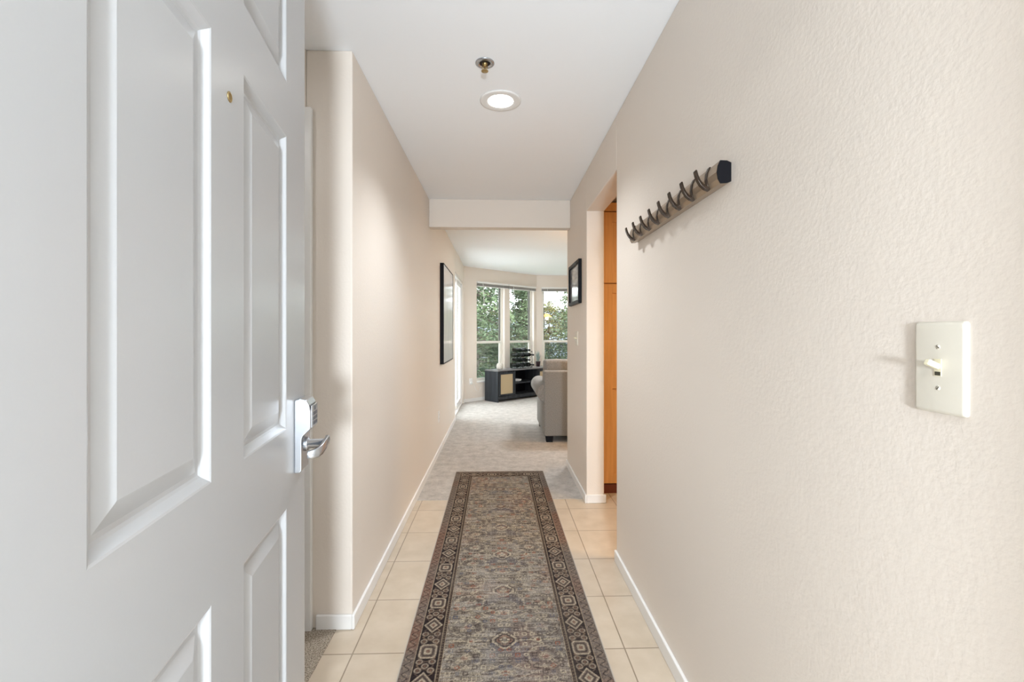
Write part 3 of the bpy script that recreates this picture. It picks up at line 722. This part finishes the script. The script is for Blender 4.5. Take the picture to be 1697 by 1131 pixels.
# ------------------------------------------------------------------ runner rug, pattern worked out per knot
def vnoise(nx, ny, cx, cy, rng):
    g_ = rng.random((cy + 2, cx + 2)); X = np.linspace(0, cx, nx, endpoint=False); Y = np.linspace(0, cy, ny, endpoint=False)
    xi = X.astype(int); yi = Y.astype(int); fx = X - xi; fy = Y - yi
    fx = fx * fx * (3 - 2 * fx); fy = fy * fy * (3 - 2 * fy)
    a_ = g_[np.ix_(yi, xi)]; b_ = g_[np.ix_(yi, xi + 1)]; c_ = g_[np.ix_(yi + 1, xi)]; d_ = g_[np.ix_(yi + 1, xi + 1)]
    return (a_ * (1 - fx) + b_ * fx) * (1 - fy)[:, None] + (c_ * (1 - fx) + d_ * fx) * fy[:, None]
def make_rug():
    W, L = .780, 3.06; nx, ny = 300, 1180
    rng = np.random.default_rng(5)
    x = (np.arange(nx) / (nx - 1) - .5) * W; y = np.arange(ny) / (ny - 1) * L
    X, Y = np.meshgrid(x, y)
    ex = W / 2 - np.abs(X); ey = np.minimum(Y, L - Y); E = np.minimum(ex, ey)
    t = np.where(ex < ey, Y, X + 10.0)
    def C(r, g, b): return np.array([(v / 255.0) ** 2.2 for v in (r, g, b)])
    img = np.zeros((ny, nx, 3))
    def paint(mask, col, a=1.0):
        mk = np.clip(mask * a, 0, 1)[..., None]; img[:] = img * (1 - mk) + col * mk
    def line(dist, w): return np.clip(1.5 - np.abs(dist) / w, 0, 1)
    n1 = vnoise(nx, ny, 12, 60, rng); n2 = vnoise(nx, ny, 60, 600, rng); streak = vnoise(nx, ny, 14, 560, rng); st2 = vnoise(nx, ny, 40, 900, rng)
    big = vnoise(nx, ny, 4, 14, rng); big2 = vnoise(nx, ny, 5, 18, rng)
    fine = rng.random((ny, nx))
    # field
    img[:] = C(132, 121, 107)
    paint((streak - .45) * 2.2, C(172, 163, 150), .75); paint((.5 - st2) * 2.4, C(92, 82, 74), .65)
    P = .355; q = (Y - .14 + P / 2 + .03) % P - P / 2; ax = np.abs(X)
    light = C(186, 172, 148); dark = C(66, 56, 54); slate = C(84, 88, 102); rust = C(150, 84, 60)
    # slate and rust washes
    paint((big - .58) * 4, slate, .16); paint((big2 - .62) * 4, rust, .14)
    # slate chevron under each medallion
    paint(line(ax * .9 - (-q - .03), .035) * (q < -.02) * (q > -.12), slate, .42)
    # centre medallions: nested stepped lozenges
    d1 = np.maximum(ax / .055 + np.abs(q) / .055, np.maximum(ax / .046, np.abs(q) / .046))
    for rr, cc, w in ((1.0, light, .10), (.78, dark, .09), (.55, C(132, 100, 82), .12), (.3, light, .12)): paint(line(d1 - rr, w), cc, .85)
    paint(line(d1 - 1.25, .07), dark, .6)
    # bars from the medallion to the field edge
    paint(line(q, .0035) * (ax > .06) * (ax < .205), light, .9); paint(line(np.abs(q) - .007, .002) * (ax > .07) * (ax < .2), dark, .8)
    kn = np.hypot(ax - .135, q); paint(line(kn - .012, .004), light, .9); paint((kn < .007), rust, .8)
    # half-period lozenge and garland
    q2 = (q + P) % P - P / 2
    d2 = ax / .10 + np.abs(q2) / .05
    paint(line(d2 - 1, .06), light, .7); paint(line(d2 - .75, .05), dark, .6); paint(line(np.hypot(ax - .03, q2) - .012, .0035), light, .7); paint(line(np.hypot(ax, q2) - .010, .004), rust, .7)
    # big palmettes at the sides
    for qq, s in ((q - .085, 1), (q + .095, -1)):
        rr = np.hypot((ax - .155) / 1.15, qq); th = np.arctan2(qq, ax - .155)
        for r0 in (.018, .034, .056): paint(line(rr - r0 - .003 * np.cos(th * 9), .0038), light if r0 != .034 else dark, .5)
        ray = (np.cos(th * 16) > .45) * (rr > .037) * (rr < .053); paint(ray, dark, .4)
        paint((rr < .012), rust, .3); paint(line(rr - .068, .003) * (np.cos(th * 12) > 0), dark, .7)
    # glyph-like small ornaments in a loose grid
    gx, gy = .0325, .030
    ci = np.floor(ax / gx).astype(int); cj = np.floor(Y / gy).astype(int)
    lx = (ax / gx - ci - .5) * gx; ly = (Y / gy - cj - .5) * gy
    hsh = (np.sin(ci * 127.1 + cj * 311.7) * 43758.5453) % 1.0
    sh1 = line(np.maximum(np.abs(lx), np.abs(ly)) - .008, .0022); sh2 = line(np.abs(lx) + np.abs(ly) - .010, .0024); sh3 = line(np.hypot(lx, ly) - .007, .0025); sh4 = ((np.abs((lx * 1000) % 6 - 3) < 1.2) & (np.abs(ly) < .008) & (np.abs(lx) < .011)).astype(float)
    orn = np.where(hsh < .25, sh1, np.where(hsh < .5, sh2, np.where(hsh < .72, sh3, sh4)))
    h2 = (np.sin(ci * 12.9 + cj * 78.2) * 9631.1) % 1.0
    for lo, hi, cc in ((0, .42, dark), (.42, .78, light), (.78, .88, rust), (.88, 1.0, slate)): paint(orn * (h2 >= lo) * (h2 < hi), cc, .85)
    # wear: horizontal abrasion towards warp grey, darker edges
    wear = np.clip((streak * .6 + n1 * .6 - .62) * 4, 0, 1); paint(wear, C(158, 150, 140), .6); paint(np.clip((st2 - .45) * 3, 0, 1), C(138, 127, 114), .22); paint(np.clip((.42 - fine) * 3, 0, 1), dark, .30)
    # ---- borders
    field = img.copy(); img[:] = C(46, 39, 40)
    paint((n1 - .5) * 3, C(66, 52, 48), .6)
    p = E - .091; Pb = .158; u = (t + 5.0) % Pb - Pb / 2
    hexd = np.maximum(np.abs(p) / .031 * .62 + np.abs(u) / .040 * .62, np.maximum(np.abs(p) / .031, np.abs(u) / .036))
    hexa = np.where(((t + 5.0) // Pb) % 2 == 0, hexd, np.abs(p) / .036 + np.abs(u) / .046)
    paint(hexa < 1, C(122, 108, 96), .85); paint(line(hexa - 1, .09), C(176, 160, 138), .9); paint(line(hexa - .66, .1), dark, .9); paint(line(hexa - .36, .1), light, .7); paint(hexa < .22, rust, .25)
    u2 = (t + 5.0 + Pb / 2) % Pb - Pb / 2
    for (pc_, uc) in ((.024, .022), (-.024, .022), (.024, -.022), (-.024, -.022), (0, 0)):
        rr = np.hypot(p - pc_, u2 - uc); paint(line(rr - .0105, .0032), C(158, 142, 124), .85); paint(rr < .0055, C(120, 92, 76), .8); paint(line(rr - .0065, .002), dark, .7)
    vine = p - .030 * np.sin(2 * PI * t / (Pb / 2)); paint(line(vine, .0035) * (hexa > 1.05), C(134, 112, 92), .75)
    vine = p + .030 * np.sin(2 * PI * t / (Pb / 2)); paint(line(vine, .003) * (hexa > 1.05), C(104, 88, 78), .7)
    outer = E < .045
    oc = C(126, 114, 104) * (1 - n2[..., None] * .6) + C(84, 72, 68) * n2[..., None] * .6
    img[outer] = oc[outer]
    rb = np.clip((big2 - .45) * 3, 0, 1) * outer; paint(rb, C(124, 88, 72), .65)
    p3 = E - .024; u3 = t % .044 - .022
    paint(line(np.hypot(p3, u3) - .010, .003) * outer, C(140, 122, 106), .6); paint(line(p3 - .011 * np.sin(2 * PI * t / .044), .0025) * outer, C(40, 34, 36), .8)
    inner = E > .137
    img[inner] = C(58, 48, 46)
    img[E > .153] = field[E > .153]
    for e0 in (.0465, .137, .1515): paint(line(E - e0, .0016), C(168, 150, 126), .8)
    paint(line(E - .144, .003) * (np.cos(t * 420) > 0), C(128, 108, 90), .5)
    # overall fade and knots
    fade = vnoise(nx, ny, 5, 22, rng); paint((fade - .35) * 1.2, C(122, 112, 101), .28)
    img *= .97 * (0.52 + .66 * fine[..., None]) * (0.86 + .28 * st2[..., None])
    img[E < .003] = C(176, 168, 156)
    # mesh
    n = nx * ny
    z = .0088 + .0006 * (fine - .5)
    co = np.zeros((n + 8, 3), dtype=np.float32); co[:n, 0] = X.ravel(); co[:n, 1] = Y.ravel(); co[:n, 2] = z.ravel()
    cs = [(-W / 2, 0), (W / 2, 0), (W / 2, L), (-W / 2, L)]
    for i, (a_, b_) in enumerate(cs): co[n + i] = (a_, b_, .0034); co[n + 4 + i] = (a_, b_, .0086)
    idx = np.arange(n).reshape(ny, nx)
    quads = np.stack([idx[:-1, :-1], idx[:-1, 1:], idx[1:, 1:], idx[1:, :-1]], -1).reshape(-1, 4)
    side = np.array([[n + i, n + (i + 1) % 4, n + 4 + (i + 1) % 4, n + 4 + i] for i in range(4)] + [[n + 3, n + 2, n + 1, n]])
    quads = np.vstack([quads, side]).astype(np.int32)
    me = bpy.data.meshes.new('runner_rug'); me.vertices.add(len(co)); me.vertices.foreach_set('co', co.ravel())
    me.loops.add(quads.size); me.loops.foreach_set('vertex_index', quads.ravel())
    me.polygons.add(len(quads)); me.polygons.foreach_set('loop_start', np.arange(0, quads.size, 4, dtype=np.int32))
    me.update(calc_edges=True)
    ca = me.color_attributes.new('pile', 'FLOAT_COLOR', 'POINT')
    colr = np.ones((len(co), 4), dtype=np.float32); colr[:n, :3] = np.clip(img, 0, 1).reshape(-1, 3); colr[n:, :3] = C(150, 140, 128)
    ca.data.foreach_set('color', colr.ravel())
    m = mat('rug_pile', (.3, .3, .3), .95, spec=.1)
    at = nd(m, 'ShaderNodeAttribute', attribute_name='pile'); ln(m, at.outputs['Color'], pb(m).inputs['Base Color'])
    add_bump(m, 700, .5, .002, 2)
    me.materials.append(m)
    o = bpy.data.objects.new('runner_rug', me); COL.objects.link(o); return o
rug = make_rug(); rug.location = (.030, 1.012, 0); rug.rotation_euler = (0, 0, math.radians(.35))
tag(rug, 'worn oriental runner rug in taupe, slate and rust on the hall floor', 'rug')

# ------------------------------------------------------------------ trees outside
def tree_meshes(name, H, R, kind, seed, nb, per, lsize):
    rng = random.Random(seed); tr = MB()
    tr.tube([(0, 0, 0), (.08, .05, H * .35), (-.05, .02, H * .7), (0, 0, H)], [.13, .10, .05, .01], 8)
    V = []; Fc = []
    for k in range(nb):
        fz = rng.uniform(.10, .99); z0 = H * fz
        if kind == 'cone': L_ = R * (1.05 - fz) ** .8 * rng.uniform(.6, 1.1); droop = -.18
        else: L_ = R * (math.sin(PI * min(1, fz * .9 + .05)) ** .6) * rng.uniform(.5, 1.1); droop = .15
        a_ = rng.uniform(0, 2 * PI); d_ = Vector((math.cos(a_), math.sin(a_), 0))
        end = Vector((0, 0, z0)) + d_ * L_ + Vector((0, 0, L_ * droop + rng.uniform(-.2, .2)))
        tr.tube([(0, 0, z0), Vector((0, 0, z0)).lerp(end, .5) + Vector((0, 0, .05)), end], [.035, .022, .006], 4)
        for j in range(per):
            s_ = rng.uniform(.12, 1.03) ** .7; c_ = Vector((0, 0, z0)).lerp(end, s_)
            sp_ = .12 + .30 * (1 - abs(s_ - .6)) * min(1, L_ * .5)
            c_ += Vector((rng.gauss(0, sp_), rng.gauss(0, sp_), rng.gauss(0, sp_ * .45)))
            u = Vector((rng.gauss(0, 1), rng.gauss(0, 1), rng.gauss(0, .6))).normalized(); w = u.cross(Vector((rng.gauss(0, 1), rng.gauss(0, 1), rng.gauss(0, 1)))).normalized()
            u *= lsize * rng.uniform(.6, 1.4); w *= lsize * rng.uniform(.25, .5); i0 = len(V)
            V += [c_ - u, c_ + w, c_ + u, c_ - w]; Fc.append((i0, i0 + 1, i0 + 2, i0 + 3))
    bmesh.ops.recalc_face_normals(tr.bm, faces=tr.bm.faces)
    mt = bpy.data.meshes.new('trunk'); tr.bm.to_mesh(mt); tr.bm.free(); mt.materials.append(M['bark'])
    mf = bpy.data.meshes.new('foliage'); mf.from_pydata([tuple(v) for v in V], [], Fc); mf.update()
    return mt, mf
kinds = [(tree_meshes('a', 13.0, 2.3, 'cone', 3, 240, 90, .085), 'needle2'), (tree_meshes('b', 10.5, 2.3, 'round', 8, 190, 95, .085), 'needle'), (tree_meshes('c', 12.0, 2.6, 'round', 21, 180, 95, .085), 'needle3')]
for (mt, mf), mn in kinds: mf.materials.append(M[mn])
def tree(kind, x, y, s, rz, label):
    (mt, mf), mn = kinds[kind]
    t = thing('tree', label, 'tree', (x, y, -6.0), rz, 'trees outside the living room windows'); t.scale = (s, s, s)
    for nm, me in (('trunk', mt), ('foliage', mf)):
        o = bpy.data.objects.new(nm, me); COL.objects.link(o); o.parent = t
specs = [(0, -0.82, 16.5, 1.06, .3, 'tall blue-green conifer seen through the leftmost window'),
         (2, -0.1, 20.0, .70, 1.1, 'yellow-green tree low in the leftmost window'),
         (0, 0.95, 17.5, .74, 2.0, 'green conifer seen through the middle window'),
         (1, 1.2, 23.5, .80, 4.0, 'distant low tree behind the middle window'),
         (0, 3.25, 18.5, .92, 2.9, 'dark conifer at the right side of the right window'),
         (2, 2.35, 21.0, .72, .9, 'low olive green tree in the right window'),
         (1, -3.4, 23.0, .9, 5.0, 'tree left of the view beyond the bay'),
         (2, 6.6, 22.0, .9, 2.2, 'yellow-green tree far right beyond the bay')]
for sp_ in specs: tree(*sp_)
